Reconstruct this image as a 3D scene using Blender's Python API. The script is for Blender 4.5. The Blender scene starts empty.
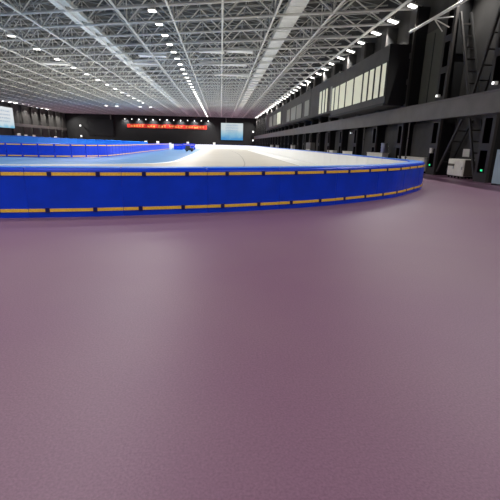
import bpy, math, random
from math import sin, cos, pi, sqrt, hypot, atan2
from mathutils import Matrix, Vector
random.seed(7)
sc = bpy.context.scene
COL = sc.collection

# ------------------------------------------------------------------ materials
def lin(c):
    c = c / 255.0
    return c / 12.92 if c <= .04045 else ((c + .055) / 1.055) ** 2.4
def rgb(r, g, b): return (lin(r), lin(g), lin(b), 1)

def mat(name, col, rough=.5, metal=0, spec=.5, noise=0, scale=8, bump=0, bscale=60, col2=None, coat=0):
    m = bpy.data.materials.new(name); m.use_nodes = True
    nt = m.node_tree; b = nt.nodes['Principled BSDF']
    b.inputs['Base Color'].default_value = rgb(*col)
    b.inputs['Roughness'].default_value = rough
    b.inputs['Metallic'].default_value = metal
    b.inputs['Specular IOR Level'].default_value = spec
    b.inputs['Coat Weight'].default_value = coat
    tc = nt.nodes.new('ShaderNodeTexCoord')
    if noise or col2:
        n = nt.nodes.new('ShaderNodeTexNoise'); n.inputs['Scale'].default_value = scale
        n.inputs['Detail'].default_value = 6
        nt.links.new(tc.outputs['Object'], n.inputs['Vector'])
        r = nt.nodes.new('ShaderNodeValToRGB')
        r.color_ramp.elements[0].position = .32; r.color_ramp.elements[1].position = .68
        if col2:
            r.color_ramp.elements[0].color = rgb(*col); r.color_ramp.elements[1].color = rgb(*col2)
        else:
            r.color_ramp.elements[0].color = rgb(*[max(0, c * (1 - noise)) for c in col])
            r.color_ramp.elements[1].color = rgb(*[min(255, c * (1 + noise)) for c in col])
        nt.links.new(n.outputs['Fac'], r.inputs['Fac'])
        nt.links.new(r.outputs['Color'], b.inputs['Base Color'])
    if bump:
        n2 = nt.nodes.new('ShaderNodeTexNoise'); n2.inputs['Scale'].default_value = bscale
        nt.links.new(tc.outputs['Object'], n2.inputs['Vector'])
        bp = nt.nodes.new('ShaderNodeBump'); bp.inputs['Strength'].default_value = bump
        bp.inputs['Distance'].default_value = .02
        nt.links.new(n2.outputs['Fac'], bp.inputs['Height'])
        nt.links.new(bp.outputs['Normal'], b.inputs['Normal'])
    return m

def emis(name, col, strength):
    m = bpy.data.materials.new(name); m.use_nodes = True
    nt = m.node_tree; b = nt.nodes['Principled BSDF']
    b.inputs['Base Color'].default_value = rgb(*col)
    b.inputs['Emission Color'].default_value = rgb(*col)
    b.inputs['Emission Strength'].default_value = strength
    return m

LAMP = 115.0
def floor_material():
    m = mat('mauve_rubber_floor', (128, 92, 112), rough=.47, spec=.5)
    nt = m.node_tree; b = nt.nodes['Principled BSDF']
    tc = nt.nodes.new('ShaderNodeTexCoord')
    def noise(scale, detail=4):
        n = nt.nodes.new('ShaderNodeTexNoise'); n.inputs['Scale'].default_value = scale
        n.inputs['Detail'].default_value = detail
        nt.links.new(tc.outputs['Object'], n.inputs['Vector']); return n
    big, fine = noise(.45, 3), noise(70, 3)
    r = nt.nodes.new('ShaderNodeValToRGB')
    r.color_ramp.elements[0].position = .35; r.color_ramp.elements[0].color = rgb(118, 83, 108)
    r.color_ramp.elements[1].position = .65; r.color_ramp.elements[1].color = rgb(122, 90, 110)
    nt.links.new(big.outputs['Fac'], r.inputs['Fac'])
    r2 = nt.nodes.new('ShaderNodeValToRGB')
    r2.color_ramp.elements[0].position = .3; r2.color_ramp.elements[0].color = (.8, .8, .8, 1)
    r2.color_ramp.elements[1].position = .7; r2.color_ramp.elements[1].color = (1.15, 1.15, 1.15, 1)
    nt.links.new(fine.outputs['Fac'], r2.inputs['Fac'])
    mx = nt.nodes.new('ShaderNodeMix'); mx.data_type = 'RGBA'; mx.blend_type = 'MULTIPLY'
    mx.inputs[0].default_value = 1
    nt.links.new(r.outputs['Color'], mx.inputs[6]); nt.links.new(r2.outputs['Color'], mx.inputs[7])
    nt.links.new(mx.outputs[2], b.inputs['Base Color'])
    bp = nt.nodes.new('ShaderNodeBump'); bp.inputs['Strength'].default_value = .25
    bp.inputs['Distance'].default_value = .004
    nt.links.new(fine.outputs['Fac'], bp.inputs['Height'])
    nt.links.new(bp.outputs['Normal'], b.inputs['Normal'])
    return m

MT = dict(
    floor=floor_material(),
    wall=mat('black_wall_panel', (62, 60, 58), .7, noise=.15, scale=.6),
    wall_grey=mat('dark_grey_wall_panel', (72, 70, 67), .6, noise=.1, scale=.8),
    wall_green=mat('grey_green_wall_panel', (88, 88, 79), .6, noise=.08, scale=.8),
    black=mat('plain_black', (16, 16, 17), .6),
    darkcol=mat('dark_steel_paint', (38, 37, 36), .5),
    brace=mat('charcoal_steel_paint', (54, 51, 49), .45),
    girder=mat('grey_steel_paint', (124, 120, 116), .5, noise=.05, scale=1),
    roof=mat('grey_roof_sheet', (66, 66, 64), .7, noise=.12, scale=.5),
    bright_strip=mat('bright_strip_white', (240, 240, 236), .6),  # white that carries the brightness of the lit roof strips
    steel=mat('white_truss_paint', (244, 242, 235), .5),
    chord=mat('grey_chord_paint', (222, 221, 216), .5),
    strut=mat('grey_strut', (172, 171, 168), .5),  # greyed to give the roof lattice its dark pattern
    purlin=mat('dark_purlin_paint', (96, 95, 92), .5),
    catwalk=mat('pale_grey_duct', (240, 240, 234), .5, noise=.04, scale=2),
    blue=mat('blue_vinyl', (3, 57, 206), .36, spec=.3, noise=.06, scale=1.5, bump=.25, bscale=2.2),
    blue_bright=mat('bright_blue_vinyl', (44, 140, 255), .45),
    blue_mid=mat('mid_blue_vinyl', (8, 56, 205), .4, spec=.4),
    top_sheen=mat('blue_vinyl_top_sheen', (62, 138, 240), .35, spec=.5),  # ceiling reflection on the pad tops put into a lighter blue
    strap=mat('orange_webbing', (254, 192, 66), .6, noise=.08, scale=30),
    buckle=mat('navy_buckle', (10, 18, 90), .4),
    white_pad=mat('white_vinyl', (240, 240, 236), .5),
    ice_blue=mat('light_blue_ice', (86, 136, 182), .28, spec=.35, noise=.05, scale=.3),
    ice=mat('ivory_ice', (186, 181, 171), .3, spec=.35, noise=.03, scale=.25),
    ice_white=mat('white_ice', (228, 228, 224), .3, spec=.35),
    line=mat('white_ice_line', (252, 250, 245), .4),
    seam=mat('grey_ice_line', (150, 148, 141), .4),
    lamp=emis('lamp_glow', (255, 252, 246), 4),
    housing=mat('lamp_housing', (205, 205, 202), .5),
    booth=mat('booth_grey_panel', (86, 84, 81), .55, noise=.06, scale=1),
    booth_black=mat('booth_black_side', (20, 19, 21), .6),
    win_lit=emis('lit_window_blind', (222, 222, 200), .25),
    win_dim=emis('dim_window_blind', (142, 142, 134), .13),  # grey blinds given a faint glow
    cabinet=mat('cream_cabinet_paint', (250, 246, 234), .5, noise=.03, scale=3),
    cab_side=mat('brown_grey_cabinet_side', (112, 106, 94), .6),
    chrome=mat('brushed_metal', (190, 192, 194), .3, metal=.9),
    paper=mat('white_paper', (225, 222, 215), .7),
    exit=emis('green_sign_glow', (40, 210, 130), .7),
    flood=emis('small_floodlight_glow', (250, 250, 250), 1.4),
    red=mat('red_cloth', (214, 48, 30), .6, noise=.05, scale=2),
    yellow=mat('yellow_lettering', (255, 226, 120), .6),
    bezel=mat('black_bezel', (14, 14, 15), .4),
    screen_off=mat('dark_screen', (30, 31, 33), .3),
    pale_panel=mat('pale_blue_panel', (178, 200, 212), .5),
    rubber=mat('black_rubber', (15, 15, 15), .7),
)
def screen_mat(name, stops):
    m = bpy.data.materials.new(name); m.use_nodes = True
    nt = m.node_tree; b = nt.nodes['Principled BSDF']
    tc = nt.nodes.new('ShaderNodeTexCoord'); sp = nt.nodes.new('ShaderNodeSeparateXYZ')
    nt.links.new(tc.outputs['Object'], sp.inputs[0])
    n = nt.nodes.new('ShaderNodeTexNoise'); n.inputs['Scale'].default_value = .45
    nt.links.new(tc.outputs['Object'], n.inputs['Vector'])
    sc_ = nt.nodes.new('ShaderNodeMath'); sc_.operation = 'MULTIPLY'; sc_.inputs[1].default_value = 1 / 6.0
    nt.links.new(sp.outputs['Z'], sc_.inputs[0])
    a = nt.nodes.new('ShaderNodeMath'); a.operation = 'MULTIPLY_ADD'; a.inputs[1].default_value = .35
    nt.links.new(n.outputs['Fac'], a.inputs[0]); nt.links.new(sc_.outputs[0], a.inputs[2])
    r = nt.nodes.new('ShaderNodeValToRGB'); e = r.color_ramp.elements
    e.new(.5)
    for el, (ps, cc) in zip(e, sorted(stops)): el.position = ps; el.color = rgb(*cc)
    nt.links.new(a.outputs[0], r.inputs['Fac'])
    nt.links.new(r.outputs['Color'], b.inputs['Emission Color'])
    b.inputs['Base Color'].default_value = (.02, .02, .02, 1)
    b.inputs['Emission Strength'].default_value = .5
    return m
MT['screen'] = screen_mat('lit_screen_blue', ((.28, (50, 140, 200)), (.85, (206, 218, 222)), (.55, (140, 190, 212))))
MT['screen_white'] = screen_mat('lit_screen_white', ((.16, (110, 185, 220)), (.62, (226, 232, 236)), (.34, (205, 224, 232))))
MT['screen_text'] = emis('screen_lettering', (96, 122, 148), .4)

# ------------------------------------------------------------------ mesh helpers
class MB:
    def __init__(s): s.v = []; s.f = []
    def quad(s, a, b, c, d):
        n = len(s.v); s.v += [tuple(a), tuple(b), tuple(c), tuple(d)]; s.f.append((n, n + 1, n + 2, n + 3)); return s
    def box(s, x0, x1, y0, y1, z0, z1):
        n = len(s.v)
        s.v += [(x, y, z) for z in (z0, z1) for y in (y0, y1) for x in (x0, x1)]
        for q in ((0, 2, 3, 1), (4, 5, 7, 6), (0, 1, 5, 4), (2, 6, 7, 3), (0, 4, 6, 2), (1, 3, 7, 5)):
            s.f.append(tuple(n + i for i in q))
        return s
    def tube(s, a, b, r, k=6):
        a, b = Vector(a), Vector(b); d = (b - a)
        if d.length < 1e-6: return s
        d.normalize()
        u = d.cross(Vector((0, 0, 1)))
        if u.length < 1e-3: u = d.cross(Vector((1, 0, 0)))
        u.normalize(); w = d.cross(u); n = len(s.v)
        for p in (a, b):
            for i in range(k):
                t = 2 * pi * i / k
                s.v.append(tuple(p + u * (r * cos(t)) + w * (r * sin(t))))
        for i in range(k):
            j = (i + 1) % k
            s.f.append((n + i, n + j, n + k + j, n + k + i))
        s.f.append(tuple(n + i for i in reversed(range(k)))); s.f.append(tuple(n + k + i for i in range(k)))
        return s
    def bar(s, a, b, w, h):
        """rectangular bar from a to b; w sideways, h along x"""
        a, b = Vector(a), Vector(b); d = (b - a).normalized()
        u = Vector((1, 0, 0)); w_ = d.cross(u).normalized(); n = len(s.v)
        for p in (a, b):
            for su, sw in ((-1, -1), (1, -1), (1, 1), (-1, 1)):
                s.v.append(tuple(p + u * (su * h / 2) + w_ * (sw * w / 2)))
        for i in range(4):
            j = (i + 1) % 4; s.f.append((n + i, n + j, n + 4 + j, n + 4 + i))
        s.f.append((n + 3, n + 2, n + 1, n)); s.f.append((n + 4, n + 5, n + 6, n + 7))
        return s
    def sweep(s, rings, closed=False):
        k = len(rings[0]); n = len(s.v)
        for r in rings: s.v += [tuple(p) for p in r]
        m = len(rings)
        for i in range(m - 1):
            for j in range(k):
                j2 = (j + 1) % k
                s.f.append((n + i * k + j, n + i * k + j2, n + (i + 1) * k + j2, n + (i + 1) * k + j))
        s.f.append(tuple(n + j for j in reversed(range(k)))); s.f.append(tuple(n + (m - 1) * k + j for j in range(k)))
        return s
    def build(s, name, material, parent=None, loc=None, bevel=0, smooth=False):
        off = Vector(parent_world(parent)) if parent else Vector(loc or (0, 0, 0))
        me = bpy.data.meshes.new(name)
        me.from_pydata([tuple(Vector(p) - off) for p in s.v], [], s.f)
        me.materials.append(material); me.validate(); me.update()
        import bmesh
        bm = bmesh.new(); bm.from_mesh(me); bmesh.ops.recalc_face_normals(bm, faces=bm.faces)
        if bevel:
            bmesh.ops.bevel(bm, geom=list(bm.edges), offset=bevel, segments=2, affect='EDGES', clamp_overlap=True)
        bm.to_mesh(me); bm.free()
        if smooth:
            for p in me.polygons: p.use_smooth = True
        o = bpy.data.objects.new(name, me); COL.objects.link(o)
        if parent: o.parent = parent
        else: o.location = off
        return o

def parent_world(o):
    v = Vector((0, 0, 0))
    while o: v = v + o.location; o = o.parent
    return v
def tag(o, label, cat, group=None, kind=None):
    o['label'] = label; o['category'] = cat
    if group: o['group'] = group
    if kind: o['kind'] = kind
    return o
def thing(name, label, cat, loc, group=None):
    o = bpy.data.objects.new(name, None); COL.objects.link(o); o.location = loc
    o.empty_display_size = .2
    return tag(o, label, cat, group)
def struct(mb, name, m, label, cat, **k):
    o = mb.build(name, m, **k); o['kind'] = 'structure'; o['label'] = label; o['category'] = cat; return o
def copy_tree(o, parent=None):
    c = o.copy(); COL.objects.link(c)
    if parent: c.parent = parent
    for ch in list(o.children): copy_tree(ch, c)
    return c

ONES = 'zeroth first second third fourth fifth sixth seventh eighth ninth tenth eleventh twelfth thirteenth fourteenth fifteenth sixteenth seventeenth eighteenth nineteenth'.split()
TENS = ['', '', 'twent', 'thirt', 'fort', 'fift', 'sixt', 'sevent', 'eight', 'ninet']
def nth(i):
    if i < 20: return ONES[i]
    t, u = divmod(i, 10)
    return TENS[t] + ('ieth' if u == 0 else 'y-' + ONES[u])

# ------------------------------------------------------------------ hall measures
XL, XR, YB, YF, ZR = -58.6, 14.0, -18.0, 157.5, 13.6

# floor and shell
struct(MB().quad((XL, YB, 0), (XR, YB, 0), (XR, YF, 0), (XL, YF, 0)), 'floor', MT['floor'], 'mauve rubber floor around the ice rink', 'floor')
struct(MB().box(XL - .3, XR + .3, YB - .3, YF + .3, ZR, ZR + .25), 'ceiling', MT['roof'], 'grey sheet roof above the white trusses', 'ceiling')
wr = MB().box(XR, XR + .3, YB, YF, 0, ZR)
wr = struct(wr, 'wall_right', MT['wall'], 'black panelled hall wall behind the steel columns', 'wall')
wl = struct(MB().box(XL - .3, XL, YB, YF, 0, ZR), 'wall_left', MT['wall'], 'black hall wall on the far side of the rink', 'wall')
struct(MB().box(XL, XR, YF, YF + .3, 0, ZR), 'wall_far', MT['black'], 'black end wall carrying the red banner', 'wall')
struct(MB().box(XL, XR, YB - .3, YB, 0, ZR), 'wall_back', MT['wall_grey'], 'grey end wall at the near end of the hall', 'wall')

# ------------------------------------------------------------------ rink
def catmull(pts, step=.2):
    out = []
    P = [Vector(p) for p in pts]
    for i in range(len(P) - 1):
        p0 = P[i - 1] if i else P[0] * 2 - P[1]
        p1, p2 = P[i], P[i + 1]
        p3 = P[i + 2] if i + 2 < len(P) else P[-1] * 2 - P[-2]
        n = max(2, int((p2 - p1).length / step))
        for k in range(n):
            t = k / n
            out.append(.5 * ((2 * p1) + (p2 - p0) * t + (2 * p0 - 5 * p1 + 4 * p2 - p3) * t * t + (3 * p1 - p0 - 3 * p2 + p3) * t ** 3))
    out.append(P[-1]); return out

class Path:
    def __init__(s, pts):
        s.p = [Vector(q) for q in pts]; s.d = [0]
        for a, b in zip(s.p, s.p[1:]): s.d.append(s.d[-1] + (b - a).length)
        s.L = s.d[-1]
    def at(s, t):
        t = max(0, min(s.L, t)); lo, hi = 0, len(s.d) - 1
        while hi - lo > 1:
            m = (lo + hi) // 2
            if s.d[m] <= t: lo = m
            else: hi = m
        f = (t - s.d[lo]) / (s.d[hi] - s.d[lo])
        return s.p[lo].lerp(s.p[hi], f)
    def frame(s, t):
        a, b = s.at(t - .3), s.at(t + .3); d = (b - a).normalized()
        return s.at(t), d, Vector((d.y, -d.x))     # outward = right of travel
    def find_x(s, x):
        return min((abs(p.x - x), d) for p, d in zip(s.p, s.d) if p.y < 20)[1]

near = catmull([(-16.5, 8.3), (-13, 8.28), (-9, 8.27), (-6.5, 8.33), (-4.69, 8.5), (-2.7, 8.8), (-.5, 9.33), (.73, 9.72), (2.12, 10.28),
                (3.2, 10.83), (4.47, 11.64), (5.31, 12.25), (6.05, 12.9), (6.95, 13.9), (7.95, 15.1), (8.68, 16.5), (8.95, 18.2), (9.0, 20.5), (9.0, 23), (9.0, 26)])
arc = [Vector((-7.0 + 16 * cos(t * pi / 40), 100 + 16 * sin(t * pi / 40))) for t in range(0, 21)]
right = [Vector((9.0, y)) for y in range(27, 100, 2)]
far_s = [Vector((x, 116)) for x in range(-8, -21, -2)]
outer = Path(near + right + arc + far_s)

def section(p, out, h, th, r=.09, z0=.0, nseg=3):
    """closed rounded-top section: outer face on the path, thickness inwards"""
    pts = []
    pts.append((0, z0)); pts.append((0, h - r))
    for i in range(1, nseg + 1):
        a = pi / 2 * i / nseg; pts.append((-r + r * cos(a), h - r + r * sin(a)))
    for i in range(nseg + 1):
        a = pi / 2 * i / nseg; pts.append((-th + r - r * sin(a), h - r + r * cos(a)))
    pts.append((-th, z0))
    return [Vector((p.x + out.x * u, p.y + out.y * u, z)) for u, z in pts]

def strap_strip(path, t0, t1, z, w=.068, d=.014, n=5):
    rings = []
    for i in range(n + 1):
        p, dr, o = path.frame(t0 + (t1 - t0) * i / n)
        rings.append([Vector((p.x + o.x * u, p.y + o.y * u, zz)) for u, zz in ((.0, z - w / 2), (d, z - w / 2), (d, z + w / 2), (.0, z + w / 2))])
    return MB().sweep(rings)

PADH, PADT, PW = 1.06, .64, 1.94
t_seam = outer.find_x(-4.04)
k0 = -int((t_seam - .2) / PW)
starts = []
k = k0
while t_seam + (k + 1) * PW < outer.L: starts.append(t_seam + k * PW); k += 1
nf = nr = nx = 0
for ts in starts:
    te = ts + PW - .0005
    pm, dm, om = outer.frame((ts + te) / 2)
    if pm.y < 21:
        nf += pm.x > -5.3
        lab = 'blue padded barrier panel with orange straps, %s from the left in the front curve' % nth(nf) if nf else 'blue padded front panel continuing outside the left edge of the photo'; grp = 'front curve barrier panels'
    elif pm.y < 101:
        nr += 1; lab = 'white-faced blue barrier panel on the right straight, %s past the curve' % nth(nr); grp = 'right straight barrier panels'
    else:
        nx += 1; lab = 'white-faced barrier panel at the far end of the ice, %s from the right straight' % nth(nx); grp = 'far end barrier panels'
    pad = thing('barrier_pad', lab, 'barrier', (pm.x - om.x * .27, pm.y - om.y * .27, 0), grp)
    curved = pm.y < 26
    n = 8 if curved else (4 if pm.y > 99 else 1)
    rings = []
    # vinyl cover with softly rounded panel ends
    prof = [(0, .985)] + [((i + .0) / n, 1) for i in range(n + 1)] + [(1, .985)]
    ss = [ts] + [ts + .02 + (te - ts - .04) * i / n for i in range(n + 1)] + [te]
    for i, s_ in enumerate(ss):
        p, d, o = outer.frame(s_)
        inset = .01 if i in (0, len(ss) - 1) else 0
        q = p - o * inset
        rings.append(section(q, o, PADH - inset, PADT - 2 * inset, r=.085))
    body = MB().sweep(rings).build('cover', MT['blue'], pad)
    for pl in body.data.polygons: pl.use_smooth = False
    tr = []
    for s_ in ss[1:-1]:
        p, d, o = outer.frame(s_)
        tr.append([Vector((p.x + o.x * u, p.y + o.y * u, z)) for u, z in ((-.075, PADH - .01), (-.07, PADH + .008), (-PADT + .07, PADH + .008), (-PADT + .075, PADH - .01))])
    tp = MB().sweep(tr).build('top_sheen_strip', MT['top_sheen'], pad); tp['label'] = 'top strip with reflected ceiling put into its lighter blue'
    # white inner facing towards the ice
    if pm.y > 17:
        rr = []
        for s_ in ss[1:-1]:
            p, d, o = outer.frame(s_)
            rr.append([Vector((p.x - o.x * u, p.y - o.y * u, z)) for u, z in ((PADT - .005, .03), (PADT + .02, .03), (PADT + .02, PADH - .03), (PADT - .005, PADH - .03))])
        fo = MB().sweep(rr).build('inner_facing', MT['white_pad'], pad); fo['label'] = 'white vinyl facing on the ice side'
    if pm.y < 27:
        g1, g2 = ts + PW * .25, ts + PW * .75
        for z in (.935, .16):
            g1, g2 = (ts + PW * .25, ts + PW * .75) if z > .5 else (ts + PW * .25 - .11, ts + PW * .75 - .11)
            for a, b in ((ts + .005, g1 - .04), (g1 + .04, g2 - .04), (g2 + .04, te - .005)):
                st = strap_strip(outer, a, b, z, n=3 if b - a < .6 else 5).build('strap', MT['strap'], pad); st['label'] = 'orange webbing strap'
            for g in (g1, g2):
                bk = strap_strip(outer, g - .045, g + .045, z, w=.1, d=.022, n=1).build('strap_loop', MT['buckle'], pad); bk['label'] = 'navy strap loop'

# infield barrier
def arcpts(cx, cy, r, a0, a1, n=14):
    return [Vector((cx + r * cos(a0 + (a1 - a0) * i / n), cy + r * sin(a0 + (a1 - a0) * i / n))) for i in range(n + 1)]
inner = Path([Vector((-26.5, 37.6)), Vector((-22, 37.6))] + arcpts(-17.0, 43.2, 5.6, -pi / 2, 0) + [Vector((-11.4, 60)), Vector((-11.4, 92))])
IH, IW = 1.26, 1.38
i = 0; t = .3; out_lab = 'blue strapped infield panel continuing outside the left edge of the photo'
while t + IW < inner.L:
    te = t + IW - .015
    pm, dm, om = inner.frame((t + te) / 2)
    i += pm.x > -20.3
    pad = thing('infield_pad', 'smaller blue strapped panel of the infield barrier, %s from its left end' % nth(i) if i else out_lab, 'barrier', (pm.x - om.x * .2, pm.y - om.y * .2, 0), 'infield barrier panels')
    n = 4 if pm.y < 46 else 1
    ss = [t] + [t + .02 + (te - t - .04) * q / n for q in range(n + 1)] + [te]
    rings = []
    for q, s_ in enumerate(ss):
        p, d, o = inner.frame(s_); ins = .02 if q in (0, len(ss) - 1) else 0
        rings.append(section(p - o * ins, o, IH - ins, .4 - 2 * ins, r=.08, nseg=2))
    MB().sweep(rings).build('cover', MT['blue_mid'], pad)
    for z in (1.13, .14):
        st = strap_strip(inner, t + .08, te - .08, z, w=.085, d=.02, n=n).build('strap', MT['strap'], pad); st['label'] = 'orange webbing strap'
    t += IW

# tall bright blue barrier along the far left side and far left bend
tall = Path([Vector((-46, 70)), Vector((-46, 101))][::1] + [Vector((-46 + 15 - 15 * cos(a * pi / 32), 101 + 15 * sin(a * pi / 32))) for a in range(1, 17)] + [Vector((-20.5, 116))])
t = 0; i = 0
while t + 2.4 < tall.L:
    te = t + 2.385
    pm, dm, om = tall.frame((t + te) / 2); om = -om
    i += pm.y > 89
    u = t / tall.L; h = 2.2 if u < .45 else 2.2 - .8 * (u - .45) / .55
    pad = thing('safety_screen_pad', 'tall bright blue pad beyond the infield barrier, %s from the left' % nth(i) if i else 'tall bright blue pad continuing outside the left edge of the photo', 'barrier', (pm.x, pm.y, 0), 'tall pads along the far side')
    rings = []
    for s_ in (t, t + .02, te - .02, te):
        p, d, o = tall.frame(s_); ins = .02 if s_ in (t, te) else 0
        rings.append(section(p + o * (.02 * 0), -o, h - ins, .5, r=.08, nseg=2))
    MB().sweep(rings).build('cover', MT['blue_bright'], pad)
    p, d, o = tall.frame((t + te) / 2)
    c = MB(); p1, _, o1 = tall.frame(t + .1); p2, _, o2 = tall.frame(te - .1)
    q1, q2 = p1 + o1 * .512, p2 + o2 * .512
    c.sweep([[Vector((q.x + oo.x * e, q.y + oo.y * e, z)) for e, z in ((-.03, h - .2), (.012, h - .2), (.012, h - .12), (-.03, h - .12))] for q, oo in ((q1, o1), (q2, o2))])
    st = c.build('top_strap', MT['blue_mid'], pad)
    t += 2.4

# ice
base = [(p.x - .3, p.y + .25) for p in outer.p[::3]] + [(-46.2, 116), (-46.2, 20), (-30, 8.6)]
mb = MB(); cxy = (-15, 60); n = len(base)
mb.v = [(x, y, .012) for x, y in base] + [(cxy[0], cxy[1], .012)]
mb.f = [(a, (a + 1) % n, n) for a in range(n)]
struct(mb, 'floor_ice_infield', MT['ice_blue'], 'light blue ice inside the rink barrier', 'ice')
lane_in = catmull([(-30, 25.2), (-20, 25.3), (-13.8, 25.9), (-10.6, 27.1), (-8.3, 28.3), (-6.0, 29.6), (-4.7, 31.3), (-4.0, 34), (-3.8, 39), (-3.8, 46), (-3.9, 70), (-4.2, 100), (-5.5, 103.5), (-9, 105.5), (-20, 106)], 1.0)
pi_ = Path(lane_in)
struct(MB().quad((-44, 38.2, .018), (-11.9, 38.2, .018), (-11.9, 100, .018), (-44, 100, .018)), 'floor_bounce_inner', MT['ice_white'], 'unseen white ice added for neutral bounce within the infield barrier', 'ice')  # unseen white sheet added to keep the bounce onto the roof neutral
mb = MB(); N = 120
out_lane = Path([Vector((-30, 9.0)), Vector((-16.5, 9.0))] + [p + Vector((-.2, .25)) for p in near[::4]] + [Vector((8.6, y)) for y in range(28, 100, 4)] + [p + Vector((-.25, -.25)) for p in arc] + [Vector((-20, 115.7))])
# pair by fractions of near bend, straight and far bend
def seg(path, a, b, m): return [path.at(a + (b - a) * q / m) for q in range(m + 1)]
ti1 = min(range(len(pi_.p)), key=lambda q: (pi_.p[q] - Vector((-3.8, 46))).length); ti1 = pi_.d[ti1]
ti2 = min(range(len(pi_.p)), key=lambda q: (pi_.p[q] - Vector((-4.2, 100))).length); ti2 = pi_.d[ti2]
to1 = min(range(len(out_lane.p)), key=lambda q: (out_lane.p[q] - Vector((8.6, 44))).length); to1 = out_lane.d[to1]
to2 = min(range(len(out_lane.p)), key=lambda q: (out_lane.p[q] - Vector((8.6, 98))).length); to2 = out_lane.d[to2]
A = seg(pi_, 0, ti1, 60) + seg(pi_, ti1, ti2, 20)[1:] + seg(pi_, ti2, pi_.L, 24)[1:]
B = seg(out_lane, 0, to1, 60) + seg(out_lane, to1, to2, 20)[1:] + seg(out_lane, to2, out_lane.L, 24)[1:]
for a, b, c, d in zip(A, A[1:], B[1:], B): mb.quad((a.x, a.y, .02), (b.x, b.y, .02), (c.x, c.y, .02), (d.x, d.y, .02))
struct(mb, 'floor_ice_lane', MT['ice'], 'ivory white racing lane of ice along the right', 'ice')
def ribbon(pts, w, z):
    mb = MB(); p = Path(pts); n = max(4, int(p.L / .7)); prev = None
    for q in range(n + 1):
        c, d, o = p.frame(p.L * q / n); e = (c + o * w / 2, c - o * w / 2)
        if prev: mb.quad((*prev[0], z), (*e[0], z), (*e[1], z), (*prev[1], z))
        prev = e
    return mb
struct(ribbon(lane_in, .36, .03), 'trim_1', MT['line'], 'white line between blue ice and racing lane', 'line')
struct(ribbon(catmull([(1.5, 27), (1.85, 31), (2.1, 36), (2.5, 49), (2.6, 68), (1.7, 96)], 1), .09, .032), 'trim_2', MT['seam'], 'grey curved lane seam in the ivory ice', 'line')
struct(MB().quad((6.15, 22, .026), (8.35, 22, .026), (8.35, 100, .026), (6.15, 100, .026)), 'floor_ice_margin', MT['ice_white'], 'bright white ice strip beside the right barrier', 'ice')
struct(ribbon([(6.12, 22), (6.12, 100)], .1, .03), 'trim_3', MT['seam'], 'grey lane line left of the white ice strip', 'line')

# blue pads and machine near the far end of the infield
def pad_block(x, y, w, h, label):
    o = thing('crash_pad', label, 'pad', (x, y, 0), 'loose crash pads at the infield end')
    MB().box(x - w / 2, x + w / 2, y - .3, y + .3, .02, h).build('cover', MT['blue_mid'], o, bevel=.08)
    MB().box(x - w / 2 + .15, x + w / 2 - .15, y - .325, y - .29, h * .78, h * .84).build('strap', MT['strap'], o)
pad_block(-9.2, 88, 2.0, 1.2, 'upright blue crash pad just right of the infield barrier end')
pad_block(-7.6, 95, 2.6, 1.3, 'wide blue crash pad second right of the infield barrier')
pad_block(-6.3, 90, 1.2, 1.25, 'tall narrow blue crash pad nearest the white ice line')
w = tag(MB().box(-10.9, -10.45, 85.6, 86, .02, 1.4).build('pad_cover_sheet', MT['white_pad'], bevel=.05), 'white pad standing against the end of the infield barrier', 'pad')
o = thing('ice_cart', 'small dark cart parked on light blue ice near the white line', 'cart', (-5.6, 72.5, .02))
MB().box(-6.4, -4.9, 71.8, 73.2, .22, .62).build('body', MT['darkcol'], o, bevel=.05)
MB().box(-6.3, -5.5, 72, 73, .62, 1.0).build('bin', MT['brace'], o, bevel=.04)
for wx in (-6.1, -5.2):
    for wy in (71.82, 73.18): MB().tube((wx, wy - .06, .2), (wx, wy + .06, .2), .18, 10).build('wheel', MT['rubber'], o)
MB().tube((-4.95, 72.1, .55), (-4.6, 72.1, 1.05), .03).tube((-4.95, 72.9, .55), (-4.6, 72.9, 1.05), .03).tube((-4.6, 72.1, 1.05), (-4.6, 72.9, 1.05), .03).build('handle', MT['chrome'], o)

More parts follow.
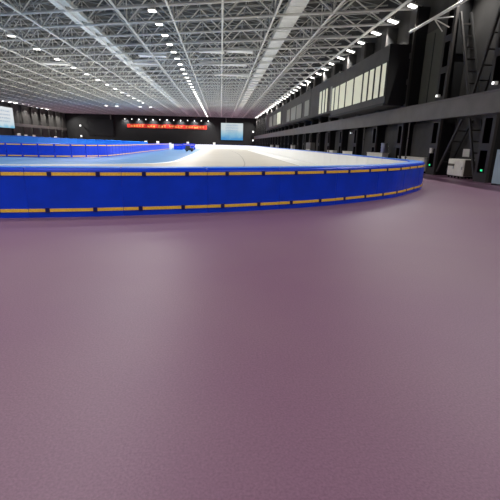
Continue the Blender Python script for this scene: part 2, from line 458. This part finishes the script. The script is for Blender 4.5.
# ------------------------------------------------------------------ roof structure
ZB, ZT = 11.0, 12.85
NODES = [-58, -54.4] + [-50.6 + 3.9 * q for q in range(0, 14)] + [4.05, 8.2, 13.1]
NODES = sorted(set(round(x, 2) for x in NODES))
def skew(y0): return .31 if y0 < 72 else max(0, .31 * (150 - y0) / 78)
truss_Y = []
y = 15.6
while y < 155.5: truss_Y.append(y); y += 3.68
def tz(X):   # gentle sag of the bottom chord towards the side walls
    return ZB
def ty(i, X): return truss_Y[i] - skew(truss_Y[i]) * X
for i, y0 in enumerate(truss_Y):
    far = y0 > 95
    k = 4 if far else 6
    cnt = i - 3
    t = thing('roof_truss', 'white steel roof truss crossing the hall, %s in order away from the camera' % nth(cnt) if cnt > 0 else 'white roof truss overhead, nearer than the top edge of the photo', 'truss', (0, y0, ZB), 'roof trusses')
    P = lambda X, z: (X, y0 - skew(y0) * X, z)
    MB().tube(P(-58.3, ZB), P(13.7, ZB), .1, k).build('bottom_chord', MT['chord'], t, smooth=False)
    MB().tube(P(-58.3, ZT), P(13.7, ZT), .09, k).build('top_chord', MT['strut'], t)
    web = MB()
    for a, b in zip(NODES, NODES[1:]):
        m = (a + b) / 2
        web.tube(P(a, ZB), P(m, ZT), .06, 4).tube(P(m, ZT), P(b, ZB), .06, 4)
        if not far:
            web.tube(P(a, ZB), P(a, ZT), .045, 4)
            web.tube(P((a + m) / 2, (ZB + ZT) / 2), P(a, ZT), .04, 4).tube(P((m + b) / 2, (ZB + ZT) / 2), P(b, ZT), .04, 4)
    wo = web.build('web', MT['steel'], t)
    # slanting links to the next truss (space frame), carried by this one
    if i + 1 < len(truss_Y):
        ln = MB(); y1 = truss_Y[i + 1]
        Q = lambda X, z: (X, y1 - skew(y1) * X, z)
        H = lambda X, z: (X, (y0 + y1) / 2 - (skew(y0) + skew(y1)) / 2 * X, z)
        for a, b in zip(NODES, NODES[1:]):
            m = (a + b) / 2
            ln.tube(P(a, ZB), H(a, ZT), .05, 4).tube(H(a, ZT), Q(a, ZB), .05, 4)
            if not far:
                ln.tube(P(a, ZB), H(m, ZT + .3), .04, 4).tube(P(b, ZB), H(m, ZT + .3), .04, 4)
                ln.tube(P(a, ZT), H(m, ZT), .035, 4).tube(H(m, ZT), Q(a, ZT), .035, 4).tube(P(m, ZT), H(b, ZT), .035, 4)
                ln.tube(P(m, ZT), Q(m, ZT), .035, 4).tube(H(m, ZT), P(m, (ZB + ZT) / 2), .035, 4)
        ln.tube(H(-58.3, ZT), H(13.7, ZT), .06, 4)
        ln.build('link_struts', MT['strut'], t)
names_long = 0
LONG_TOP = MB()
for j, X in enumerate(NODES):
    if X < -57.9: continue
    rx = {-0.0: .1}.get(X, .085)
    if X > 13:
        o = MB().tube((X - .7, 16, ZB - .02), (X - .7, 156, ZB - .02), .11, 6).build('longitudinal_tube', MT['steel'], loc=(X, 80, ZB))
    else:
        o = MB().tube((X, 14, ZB), (X, 156.5, ZB), rx, 6).build('longitudinal_tube', MT['steel'], loc=(X, 80, ZB))
    cnt = len(NODES) - j
    tag(o, 'long white roof tube running down the hall, %s from the right wall' % nth(cnt), 'roof tube', 'longitudinal roof tubes')
for j, (a, b) in enumerate(zip(NODES, NODES[1:])):
    X = (a + b) / 2
    o = MB().box(X - .06, X + .06, 14, 156.8, ZT + .1, ZT + .28).build('roof_purlin', MT['purlin'], loc=(X, 80, ZT))
    tag(o, 'upper roof purlin under the sheet roof, %s from the left wall' % nth(j + 1), 'purlin', 'roof purlins')
# maintenance catwalks / ducts
for X, lab in ((5.45, 'pale grey flat duct under the roof, right of the hall centre line'), (-11.75, 'pale grey flat duct under the roof, left of the hall centre line')):
    o = thing('roof_duct', lab, 'duct', (X, 85, ZB + .2), 'flat roof ducts')
    MB().box(X - .62, X + .62, 15, 150, ZB + .22, ZB + .55).build('flat_body', MT['catwalk'], o)
    fl = MB()
    for q in range(20): fl.box(X - .66, X + .66, 18 + q * 6.6, 18.12 + q * 6.6, ZB + .18, ZB + .59)
    fl.build('flange', MT['catwalk'], o)
# white strips added where the roof looks bright; the brightness is their colour
for q, (x0, x1, y0) in enumerate(((-2.4, .3, 47.0), (.7, 3.4, 46.4), (-11.2, -7.6, 55.6), (-2.6, 3.2, 54.0), (-9.5, -6.4, 50.5), (-24, -20, 58), (-1, 4.3, 62))):
    o = thing('bright_roof_strip', 'short white strip standing for a bright patch of roof, %s by nearness' % nth(q + 1), 'duct', ((x0 + x1) / 2, y0, ZB + .3), 'bright roof strips')
    MB().box(x0, x1, y0 - .55, y0 + .55, ZB + .2, ZB + .5).build('flat_body', MT['bright_strip'], o)
    MB().box(x0 - .06, x0 + .02, y0 - .6, y0 + .6, ZB + .16, ZB + .54).box(x1 - .02, x1 + .06, y0 - .6, y0 + .6, ZB + .16, ZB + .54).build('end_strip', MT['chord'], o)

# ------------------------------------------------------------------ lamps
def make_lamp(label, group, x, y, z, tilt=0):
    t = thing('ceiling_lamp', label, 'lamp', (x, y, z), group)
    MB().box(x - .42, x + .42, y - .3, y + .3, z - .02, z + .1).build('housing', MT['housing'], t)
    for s in (-.26, 0, .26):
        MB().box(x + s - .1, x + s + .1, y - .25, y + .25, z - .045, z - .021).build('diffuser', MT['lamp'], t)
    MB().tube((x, y, z + .1), (x, y, z + .32), .03, 4).build('bracket', MT['housing'], t)
    t.rotation_euler = (0, tilt, 0)
    return t
rows = [(13.1, 29.0, 3.36, 38, .25, 'along the right wall', 'right wall lamp row', ZB - .12),
        (-4.95, 31.9, 3.3, 37, 0, 'left of the hall centre line', 'centre lamp row', ZB - .3),
        (-19.2, 41.0, 5.2, 13, 0, 'above the infield barrier', 'infield lamp row', ZB - .3),
        (-57.2, 113.5, 3.3, 13, -.25, 'along the far left eave', 'left eave lamp row', ZB + .12)]
def beam(x, y, z, e, tilt=0):
    # wide downward cone, used for the lamps and the added unseen fill
    ld = bpy.data.lights.new('down_beam', 'SPOT'); ld.energy = e; ld.spot_size = 2.75; ld.spot_blend = .6
    ld.shadow_soft_size = 0.0; ld.color = (1, .98, .945)
    lo = bpy.data.objects.new('down_beam', ld); lo.location = (x, y, z); COL.objects.link(lo)
    if tilt: ld.spot_size = 2.35; lo.rotation_euler = (0, .5 if tilt > 0 else -.5, 0)
proto = None
for X, y0, dy, n, tilt, where, grp, z in rows:
    for q in range(n):
        yy = y0 + dy * q
        if yy > 155: break
        beam(X, yy, z - .16, LAMP * 4 * dy / 3.3 * (2.2 if tilt < 0 else 1.75 if tilt else 1.25) * (1 if yy < 80 else 1.25), tilt)
        lab = 'bright flat roof lamp %s, %s lamp of that row' % (where, nth(q + 1))
        if proto is None:
            proto = make_lamp(lab, grp, X, yy, z, tilt); o = proto
        else:
            o = copy_tree(proto); o.location = (X, yy, z); o.rotation_euler = (0, tilt, 0)
            o['label'] = lab; o['group'] = grp
        if not tilt: o.scale = (.68, .9, 1)
    if X == -19.2:
        for q, xx in enumerate((-31.3, -28.4, -22.1, -19.3)):
            beam(xx, 115, z - .16, LAMP * 16)
            o = copy_tree(proto); o.location = (xx, 115, z); o.rotation_euler = (0, 0, 0)
            o['label'] = 'roof lamp in the cross row over the far ice, %s from left' % nth(q + 1); o['group'] = 'far end roof lamps'
    # unseen fill beams added over and behind the camera to brighten the near end
    yy = y0 - dy * 2
    while yy > YB + 2:
        beam(X, yy, z - .16, LAMP * 5.6 * dy / 3.3, tilt)
        yy -= dy * 2
# lamps in front of the far wall
for q in range(0, 13, 2):
    ld = bpy.data.lights.new('wall_wash', 'SPOT'); ld.energy = 420; ld.spot_size = 1.9; ld.spot_blend = .8; ld.shadow_soft_size = 0
    lo = bpy.data.objects.new('wall_wash', ld); lo.location = (-36.1 + q * 2.6, 155.6, 9.4); lo.rotation_euler = (.75, 0, 0); COL.objects.link(lo)
fproto = None
for q in range(13):
    x = -36.1 + q * 2.6
    lab = 'small round floodlight on the far wall above the banner, %s from left' % nth(q + 1)
    if fproto is None:
        t = thing('wall_floodlight', lab, 'floodlight', (x, 156.9, 9.45), 'floodlights above the red banner')
        MB().box(x - .2, x + .2, 156.75, 157.1, 9.32, 9.72).build('housing', MT['housing'], t)
        MB().tube((x, 156.7, 9.52), (x, 156.76, 9.52), .17, 10).build('lens', MT['flood'], t)
        MB().box(x - .05, x + .05, 157.05, 157.45, 9.45, 9.6).build('bracket', MT['housing'], t)
        fproto = t
    else:
        o = copy_tree(fproto); o.location = (x, 156.9, 9.45); o['label'] = lab

# ------------------------------------------------------------------ right wall steelwork
def column(yc, idx):
    t = thing('steel_column', 'dark slotted steel column on the right wall, %s from the near corner' % nth(idx), 'column', (13.4, yc, 0), 'right wall columns')
    x0, x1 = 13.1, 13.98
    y0, y1 = yc - .5, yc + .5
    web = MB(); ztop = 10.7
    # slotted inner plate facing the rink: two rails joined by batten plates
    web.box(x0, x0 + .05, y0, y0 + .24, 0, ztop).box(x0, x0 + .05, y1 - .2, y1, 0, ztop)
    z = .0
    for a, b in ((0, .45), (1.55, 1.9), (3.1, 4.6), (5.9, 6.25), (7.6, 7.95), (9.3, 10.7)):
        web.box(x0, x0 + .05, y0 + .24, y1 - .2, a, b)
    web.build('slotted_plate', MT['brace'], t)
    MB().box(x0 - .05, x0 + .1, y0 - .06, y0, 0, ztop).build('edge_flange', MT['brace'], t)
    MB().box(x0 + .05, x1, y0, y0 + .06, 0, ztop).build('near_web', MT['black'], t)
    MB().box(x0 + .05, x1, y1 - .06, y1, 0, ztop).build('far_web', MT['black'], t)
    MB().box(x1 - .06, x1, y0 + .06, y1 - .06, 0, ztop).build('back_plate', MT['black'], t)  # shade behind the slots put into the black of the inside plates
    return t
cols = [19.1 + 4.9 * q for q in range(0, 28)]
for q, yc in enumerate(cols): column(yc, q + 1)

def brace(a, b, label):
    """laced brace: two chords one behind the other, joined by rungs"""
    t = thing('laced_brace', label, 'brace', ((13.45), a[0], a[1]), 'laced braces in the near bay')
    A, B = (13.22, *a), (13.22, *b); C, D = (13.82, *a), (13.82, *b)
    c1 = MB().bar(A, B, .13, .1).build('front_chord', MT['brace'], t)
    c2 = MB().bar(C, D, .13, .1).build('back_chord', MT['darkcol'], t)
    L = hypot(b[0] - a[0], b[1] - a[1]); n = int(L / .62)
    for q in range(1, n):
        f = q / n; yy = a[0] + (b[0] - a[0]) * f; zz = a[1] + (b[1] - a[1]) * f
        MB().box(13.22, 13.82, yy - .03, yy + .03, zz - .035, zz + .035).build('rung', MT['brace'], t)
brace((23.3, 8.9), (21.35, 4.35), 'laced steel brace sloping down from slotted column above the girder, away from camera')
brace((21.0, 4.35), (19.75, 8.5), 'laced steel brace rising toward the camera above the girder')
brace((23.35, .25), (21.6, 3.15), 'laced steel brace leaning beside the cabinet below the girder, far leg')
brace((20.9, 3.15), (19.75, .25), 'laced steel brace below the girder, near leg beside green sign')
o = thing('steel_girder', 'long grey steel girder running along the right wall', 'girder', (12.95, 80, 3.3))
MB().box(12.82, 13.02, 14.5, 157, 3.34, 4.26).build('web_plate', MT['girder'], o)
MB().box(12.74, 13.03, 14.5, 157, 4.26, 4.32).build('top_flange', MT['girder'], o)
MB().box(12.74, 13.03, 14.5, 157, 3.28, 3.34).build('bottom_flange', MT['girder'], o)
# upper wall panelling between the first columns
o = thing('wall_panel', 'dark grey-green upper wall panel between booth and slotted column', 'wall panel', (13.2, 27, 4.4))
MB().box(13.86, 13.97, 24.52, 28.2, 4.34, 9.0).build('sheet', MT['wall_green'], o)
MB().box(13.84, 13.86, 27.0, 27.08, 4.4, 8.8).build('joint_strip', MT['black'], o)
# grey infill panels of the lower bays
for q in range(1, 27):
    y0, y1 = cols[q] + .52, cols[q + 1] - 1.9
    o = tag(MB().box(13.75, 13.9, y0 + 1.2, y1 + 1.2, 0, 3.2).build('infill_panel', MT['wall_grey'], loc=(13.8, (y0 + y1) / 2, 0)),
            'dark grey wall infill panel under the girder, %s bay past the cabinet' % nth(q), 'wall panel', 'lower wall infill panels')
# pale tube with fan of struts under the eave
o = thing('eave_tube', 'pale tube along the eave above the slotted column', 'pipe', (13.05, 25, 9.2))
MB().tube((12.9, 15, 9.22), (12.9, 28.7, 9.22), .09, 8).build('pipe_run', MT['steel'], o)
for e in ((13.0, 23.9, 8.3), (13.0, 24.6, 8.25), (13.0, 23.6, 8.75)):
    MB().tube((12.9, 25.6, 9.2), e, .035, 6).build('strut', MT['steel'], o)

# ------------------------------------------------------------------ glazed booths on the right wall
def booth(name, label, xf, y0, y1, z0, z1, wins, wz0, wz1, xw=13.99, chamfer=0):
    t = thing(name, label, 'booth', ((xf + xw) / 2, y0, z0), 'glazed booths above the girder')
    MB().box(xf + .04, xw, y0, y1, z0, z1).build('body', MT['booth'], t)
    e = MB().box(xf + .02, xw, y0 - .05, y0 - .005, z0 - .02, z1).build('end_panel', MT['booth_black'], t); e['label'] = 'black end wall of the booth'
    MB().box(xf - .06, xf + .04, y0 - .05, y1, z0 - .02, z0 + .16).build('sill_rail', MT['darkcol'], t)
    for a, b, lit in wins:
        f = MB().box(xf + .0, xf + .045, a, b, wz0, wz1).build('window', MT['darkcol'], t)
        p = MB().box(xf - .012, xf - .001, a + .1, b - .1, wz0 + .05, wz1 - .05).build('pane', MT['win_lit'] if lit else MT['win_dim'], f)
        p['label'] = 'pale yellow lit blind' if lit else 'grey blind with a faint glow of its own'
    return t
W = []; y = 29.0
for wd in (1.0, 1.15, 1.15, 1.2, 2.2, 2.2, 2.0, 1.5, 1.1):
    W.append((y, y + wd - .1, True)); y += wd + .08
booth('control_booth', 'large projecting booth with a row of lit yellowish windows', 11.65, 28.9, 43.2, 4.5, 8.5, W, 5.1, 7.4)
booth('observation_booth', 'booth beyond the projecting one with three narrow lit windows', 12.35, 43.3, 56.5, 5.2, 9.05,
      [(47.4, 48.4, True), (48.7, 49.8, True), (50.1, 51.4, True), (44.2, 46.4, False)], 5.35, 8.05)
booth('gallery_booth', 'long grey booth with dim windows further down the wall', 12.35, 56.6, 83, 5.2, 9.05,
      [(57.2, 60.3, False), (62.5, 66.8, False), (67.2, 72, False), (73, 76.5, False)], 5.6, 7.8)
booth('end_booth', 'farthest wall booth with one pale lit window', 12.35, 83.1, 112, 5.2, 9.05,
      [(84.2, 90, True), (91, 96, False), (98, 104, False)], 5.7, 8.2)

# ------------------------------------------------------------------ things standing along the right wall
o = thing('equipment_cabinet', 'cream two-door cabinet on castors below the paper notice', 'cabinet', (13.5, 21.1, 0))
MB().box(13.16, 13.72, 20.62, 22.16, .14, 1.05).build('body', MT['cabinet'], o, bevel=.015)
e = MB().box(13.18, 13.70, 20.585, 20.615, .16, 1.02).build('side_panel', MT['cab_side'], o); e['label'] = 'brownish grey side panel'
for a, b in ((20.66, 21.42), (21.46, 22.12)):
    d = MB().box(13.13, 13.16, a, b, .18, .99).build('door', MT['cabinet'], o, bevel=.006)
    MB().box(13.10, 13.13, a + .06, a + .1, .5, .66).build('handle', MT['chrome'], d)
nb = MB().box(13.06, 13.14, 21.5, 22.0, .66, .78).build('shelf_tray', MT['cab_side'], o); nb['label'] = 'brown folded tray on the front'
for yy in (20.75, 21.1, 21.45, 21.75, 22.05):
    for xx in (13.24, 13.64): MB().tube((xx - .02, yy, .07), (xx + .02, yy, .07), .07, 8).build('castor', MT['rubber'], o)
tag(MB().box(13.955, 13.995, 21.6, 22.2, 1.17, 1.6).build('notice_sign', MT['paper'], loc=(13.97, 21.85, 1.2)), 'white paper notice on the dark wall above the cream cabinet', 'notice')
for (yy, lab) in ((24.03, 'green glowing exit sign low on the column left of the cabinet'), (19.0, 'green glowing exit sign low on the column right of the cabinet')):
    o = thing('exit_sign', lab, 'exit sign', (13.05, yy, .5), 'low green exit signs')
    MB().box(13.06, 13.1, yy - .1, yy + .1, .52, .65).build('case', MT['darkcol'], o)
    MB().box(13.05, 13.062, yy - .08, yy + .08, .54, .63).build('lit_face', MT['exit'], o)
tag(MB().box(12.98, 13.1, 23.9, 24.15, 1.3, 1.62).build('junction_box', MT['paper'], loc=(13.05, 24.3, 1.3)), 'small white box on the column above the green sign', 'box')
def flood(x, y, z, lab):
    o = thing('mounted_floodlight', lab, 'floodlight', (x, y, z), 'small wall floodlights')
    MB().box(x - .08, x + .12, y - .09, y + .09, z - .07, z + .08).build('housing', MT['housing'], o)
    MB().box(x - .09, x - .08, y - .07, y + .07, z - .05, z + .06).build('lens', MT['flood'], o)
    MB().tube((x + .12, y, z), (x + .3, y, z), .03, 5).build('bracket', MT['darkcol'], o)
flood(12.95, 24.0, 4.62, 'small white floodlight on the column just above the girder')
flood(12.95, 18.98, 4.65, 'small white floodlight above the girder at the right edge')
flood(12.95, 39.6, 2.85, 'small white floodlight under the girder beyond the downpipes')
def cab(y0, y1, h, lab, x0=13.15):
    o = thing('wall_bench', lab, 'bench', (13.4, (y0 + y1) / 2, 0), 'pale low benches by the right wall')
    MB().box(x0, x0 + .5, y0, y1, .12, h).build('body', MT['cabinet'], o, bevel=.02)
    MB().box(x0 - .03, x0 + .53, y0 - .03, y1 + .03, h, h + .05).build('top', MT['cabinet'], o)
    MB().box(x0 + .05, x0 + .45, y0 + .05, y1 - .05, 0, .12).build('plinth', MT['rubber'], o)
cab(25.0, 28.9, .93, 'pale low bench by the wall just past the curve of the barrier', 13.18)
cab(31.2, 34.6, 1.08, 'pale low bench holding up the shiny stacked drum', 12.9)
cab(39.4, 42.6, 1.02, 'pale low bench fifth bay along the right wall')
cab(46.4, 48.8, 1.0, 'short pale bench farther along the right wall')
o = thing('metal_drum', 'shiny ribbed metal drum on a pale bench by the wall', 'drum', (13.15, 31.45, 1.13))
MB().tube((13.15, 31.5, 1.13), (13.15, 31.5, 1.9), .27, 16).build('body', MT['chrome'], o)
for z in (1.2, 1.42, 1.64, 1.86): MB().tube((13.15, 31.5, z - .03), (13.15, 31.5, z + .03), .3, 16).build('rib', MT['chrome'], o)
for y_, lab in ((27.25, 'pale vertical downpipe on the wall left of the slotted column'), (36.0, 'pale vertical downpipe beyond the shiny drum'), (61.6, 'pale vertical downpipe far along the right wall')):
    o = thing('downpipe', lab, 'pipe', (13.05, y_, 0), 'pale downpipes')
    MB().tube((12.98, y_, .02), (12.98, y_, 3.27), .045, 8).build('pipe', MT['girder'] , o)
    MB().box(12.93, 13.05, y_ - .07, y_ + .07, 2.2, 2.26).box(12.93, 13.05, y_ - .07, y_ + .07, .9, .96).build('clip', MT['darkcol'], o)
o = thing('storage_crate', 'grey stacked crate under the girder far along the wall', 'crate', (13.3, 59, 0))
MB().box(12.95, 13.65, 57.6, 60.8, .1, 1.95).build('body', MT['girder'], o, bevel=.03)
MB().box(12.93, 12.95, 57.8, 60.6, .9, 1.0).build('rail', MT['cabinet'], o)
MB().box(13.0, 13.6, 57.7, 60.7, 0, .1).build('base', MT['rubber'], o)
for y_, z_, lab in ((70.4, 1.6, 'first'), (90.2, 1.5, 'second'), (100, 1.5, 'third')):
    o = thing('crate', 'small pale crate far down the right wall, %s past grey stacked crate' % lab, 'crate', (12.7, y_, 0), 'far small crates')
    MB().box(12.4, 13.0, y_ - .6, y_ + .6, 0, z_).build('body', MT['cabinet'], o, bevel=.03)
    MB().box(12.38, 13.02, y_ - .62, y_ + .62, z_ - .15, z_).build('lid', MT['girder'], o)
o = thing('standing_panel', 'pale blue standing panel at the right edge of the floor', 'panel', (13.0, 17.3, 0))
MB().box(12.98, 13.04, 15.8, 18.0, .05, 1.62).build('board', MT['pale_panel'], o, bevel=.01)
for yy in (16.0, 17.7): MB().box(12.8, 13.22, yy - .04, yy + .04, 0, .05).build('foot', MT['darkcol'], o)

# ------------------------------------------------------------------ left wall
for q in range(7):
    yy = 120.5 + 6 * q
    o = thing('wall_pilaster', 'dark grey pilaster on the left wall, %s right of the lit screen' % nth(q + 1), 'pilaster', (-58.3, yy, 0), 'left wall pilasters')
    MB().box(-58.58, -58.1, yy - 1.9, yy + 1.9, 0, 11.2).build('face_panel', MT['wall_grey'], o)
    MB().box(-58.12, -57.98, yy - 2.1, yy - 1.9, 0, 11.2).build('edge_flange', MT['brace'], o)
tag(MB().box(-57.96, -57.7, 55, 157, 4.95, 5.75).build('left_girder', MT['girder'], loc=(-57.9, 100, 5)), 'long grey girder on the far left wall below the pilaster tops', 'girder')
def screen(name, label, cat, P0, U, w, h, mat_face, text=None):
    """lit wall screen: P0 bottom-left corner, U horizontal unit vector, thickness away from the hall"""
    t = thing(name, label, cat, P0)
    U = Vector(U); Nn = Vector((U.y, -U.x, 0))      # facing the hall
    P0 = Vector(P0); Z = Vector((0, 0, 1))
    def slab(u0, u1, z0, z1, d0, d1):
        m = MB(); n = 0
        m.v = [tuple(P0 + U * u + Z * z + Nn * d) for d in (d0, d1) for u, z in ((u0, z0), (u1, z0), (u1, z1), (u0, z1))]
        m.f = [(0, 1, 2, 3), (7, 6, 5, 4), (0, 4, 5, 1), (1, 5, 6, 2), (2, 6, 7, 3), (3, 7, 4, 0)]; return m
    slab(-.12, w + .12, -.12, h + .12, -.3, 0).build('casing', MT['bezel'], t)
    slab(0, w, 0, h, 0.001, .03).build('display', mat_face, t)
    if text:
        m = MB()
        for (u0, u1, z0, z1) in text:
            s = slab(u0, u1, z0, z1, .03, .04); n = len(m.v); m.v += s.v; m.f += [tuple(n + a for a in f) for f in s.f]
        m.build('lettering', MT['screen_text'], t)
    return t
def glyphs(u0, u1, z0, z1, count, gaps=()):
    """rows of small block strokes standing for unreadable characters"""
    out = []; w = (u1 - u0) / count; h = z1 - z0
    for q in range(count):
        if q in gaps: continue
        a = u0 + q * w + w * .1; b = a + w * .78
        for z in random.sample([.02, .3, .58, .86], 3): out.append((a, b, z0 + h * z, z0 + h * (z + .13)))
        x = a + (b - a) * random.choice((.15, .45, .75)); out.append((x, x + w * .13, z0, z1))
    return out
T = glyphs(2.0, 6.4, 5.15, 5.75, 9) + glyphs(1.7, 6.7, 4.2, 4.75, 10) + glyphs(1.8, 6.6, 3.3, 3.8, 10) + glyphs(2.2, 6.0, 2.5, 2.9, 8)
screen('mounted_screen', 'white and blue lit screen on the far wall right of the banner', 'screen', (.0, 157.1, 2.7), (1, 0, 0), 8.5, 6.3, MT['screen'], T)
o = tag(MB().tube((1.9, 157.2, 9.14), (1.9, 157.2, 11.2), .22, 6).build('hanger_post', MT['girder'], loc=(1.9, 157.1, 9.1)), 'pale post above the lit far screen', 'post')
T = glyphs(6, 18.5, 4.1, 4.45, 14) + glyphs(6, 18.5, 3.2, 3.55, 14) + glyphs(6, 18.5, 2.3, 2.65, 14) + glyphs(6, 18, 1.5, 1.8, 13)
screen('mounted_screen', 'large lit white screen on the left wall at the photo edge', 'screen', (-57.3, 97.5, 4.3), (0, 1, 0), 20.2, 5.3, MT['screen_white'], T)
screen('mounted_screen', 'unlit dark screen at the left end of the far wall', 'screen', (-50, 157.1, 3.4), (1, 0, 0), 9.4, 5.7, MT['screen_off'])
tag(MB().tube((-41.4, 157.2, 9.24), (-41.4, 157.2, 11.3), .22, 6).build('hanger_post', MT['girder'], loc=(-41.4, 157, 9.2)), 'pale post above the dark far screen', 'post')
# red banner
o = thing('banner', 'long red banner with yellow characters on the far wall', 'banner', (-20.4, 157.3, 6.45))
MB().box(-35.5, -5.4, 157.28, 157.36, 6.45, 7.88).build('cloth', MT['red'], o)
m = MB()
G = glyphs(-34.3, -6.4, 6.82, 7.5, 27, gaps=(5, 9, 13, 19))
for a, b, c, d in G: m.box(a, b, 157.25, 157.285, c, d)
m.build('lettering', MT['yellow'], o)
MB().box(-35.6, -5.3, 157.27, 157.38, 7.88, 7.96).build('top_rail', MT['darkcol'], o)
# small white cases standing beyond the left barrier and at the far end
for q, (x, y, h, lab) in enumerate(((-56.5, 118, 2.95, 'first'), (-56.5, 122, 2.7, 'second'), (-56.5, 127, 2.75, 'third'), (-56.5, 143, 2.55, 'fourth'))):
    o = thing('equipment_case', 'small white case peeking over the blue pads by left wall, %s from left' % lab, 'case', (x, y, 0), 'white cases by the left wall')
    MB().box(x - .35, x + .35, y - .35, y + .35, .1, h).build('body', MT['paper'], o, bevel=.04)
    MB().box(x - .37, x + .37, y - .37, y + .37, 0, .1).build('base', MT['rubber'], o)
for q, (x, y, z, lab) in enumerate(((-52, 155, 6.3, 'upper small floodlight in the far left corner'), (-52, 155, 2.6, 'lower small floodlight in the far left corner'),
                                    (12.3, 155, 5.6, 'upper small floodlight in the far right corner'), (12.3, 155, 2.4, 'lower small floodlight in the far right corner'))):
    o = thing('spotlight', lab, 'floodlight', (x, y, z), 'corner floodlights')
    MB().box(x - .3, x + .3, y, y + .4, z, z + .7).build('housing', MT['housing'], o)
    MB().box(x - .2, x + .2, y - .03, y, z + .2, z + .55).build('lens', MT['flood'], o)
    MB().box(x - .06, x + .06, y + .4, 157.49, z + .25, z + .4).build('bracket', MT['darkcol'], o)
for q, (x, lab) in enumerate(((-22, 'first'), (-18.5, 'second'), (-9.8, 'third'), (-2.0, 'fourth'))):
    o = thing('timing_box', 'small pale box behind the far barrier, %s from left' % lab, 'box', (x, 120, 0), 'boxes behind the far barrier')
    MB().box(x - .35, x + .35, 119.6, 120.4, .2, 1.7).build('body', MT['cabinet'], o, bevel=.04)
    MB().box(x - .45, x + .45, 119.65, 120.35, 0, .2).build('base', MT['rubber'], o)

# ------------------------------------------------------------------ camera
a, p, r = .07776, .26821, .022
F = Vector((sin(a) * cos(p), cos(a) * cos(p), -sin(p))); R = Vector((cos(a), -sin(a), 0)); U = R.cross(F)
R2 = R * cos(r) + U * sin(r); U2 = U * cos(r) - R * sin(r)
cd = bpy.data.cameras.new('camera'); cd.sensor_width = 36; cd.lens = 388 / 500 * 36; cd.clip_end = 400; cd.clip_start = .05
co = bpy.data.objects.new('camera', cd); COL.objects.link(co)
M = Matrix((R2, U2, -F)).transposed().to_4x4(); M.translation = Vector((0, 0, 1.65)); co.matrix_world = M
sc.camera = co

w = bpy.data.worlds.new('world'); sc.world = w; w.use_nodes = True
w.node_tree.nodes['Background'].inputs['Color'].default_value = (.5, .52, .55, 1)
w.node_tree.nodes['Background'].inputs['Strength'].default_value = .1
vs = sc.view_settings
vs.view_transform = 'Standard'; vs.look = 'None'; vs.exposure = 0.9; vs.gamma = 1; vs.use_curve_mapping = False
sc.cycles.sample_clamp_indirect = 6
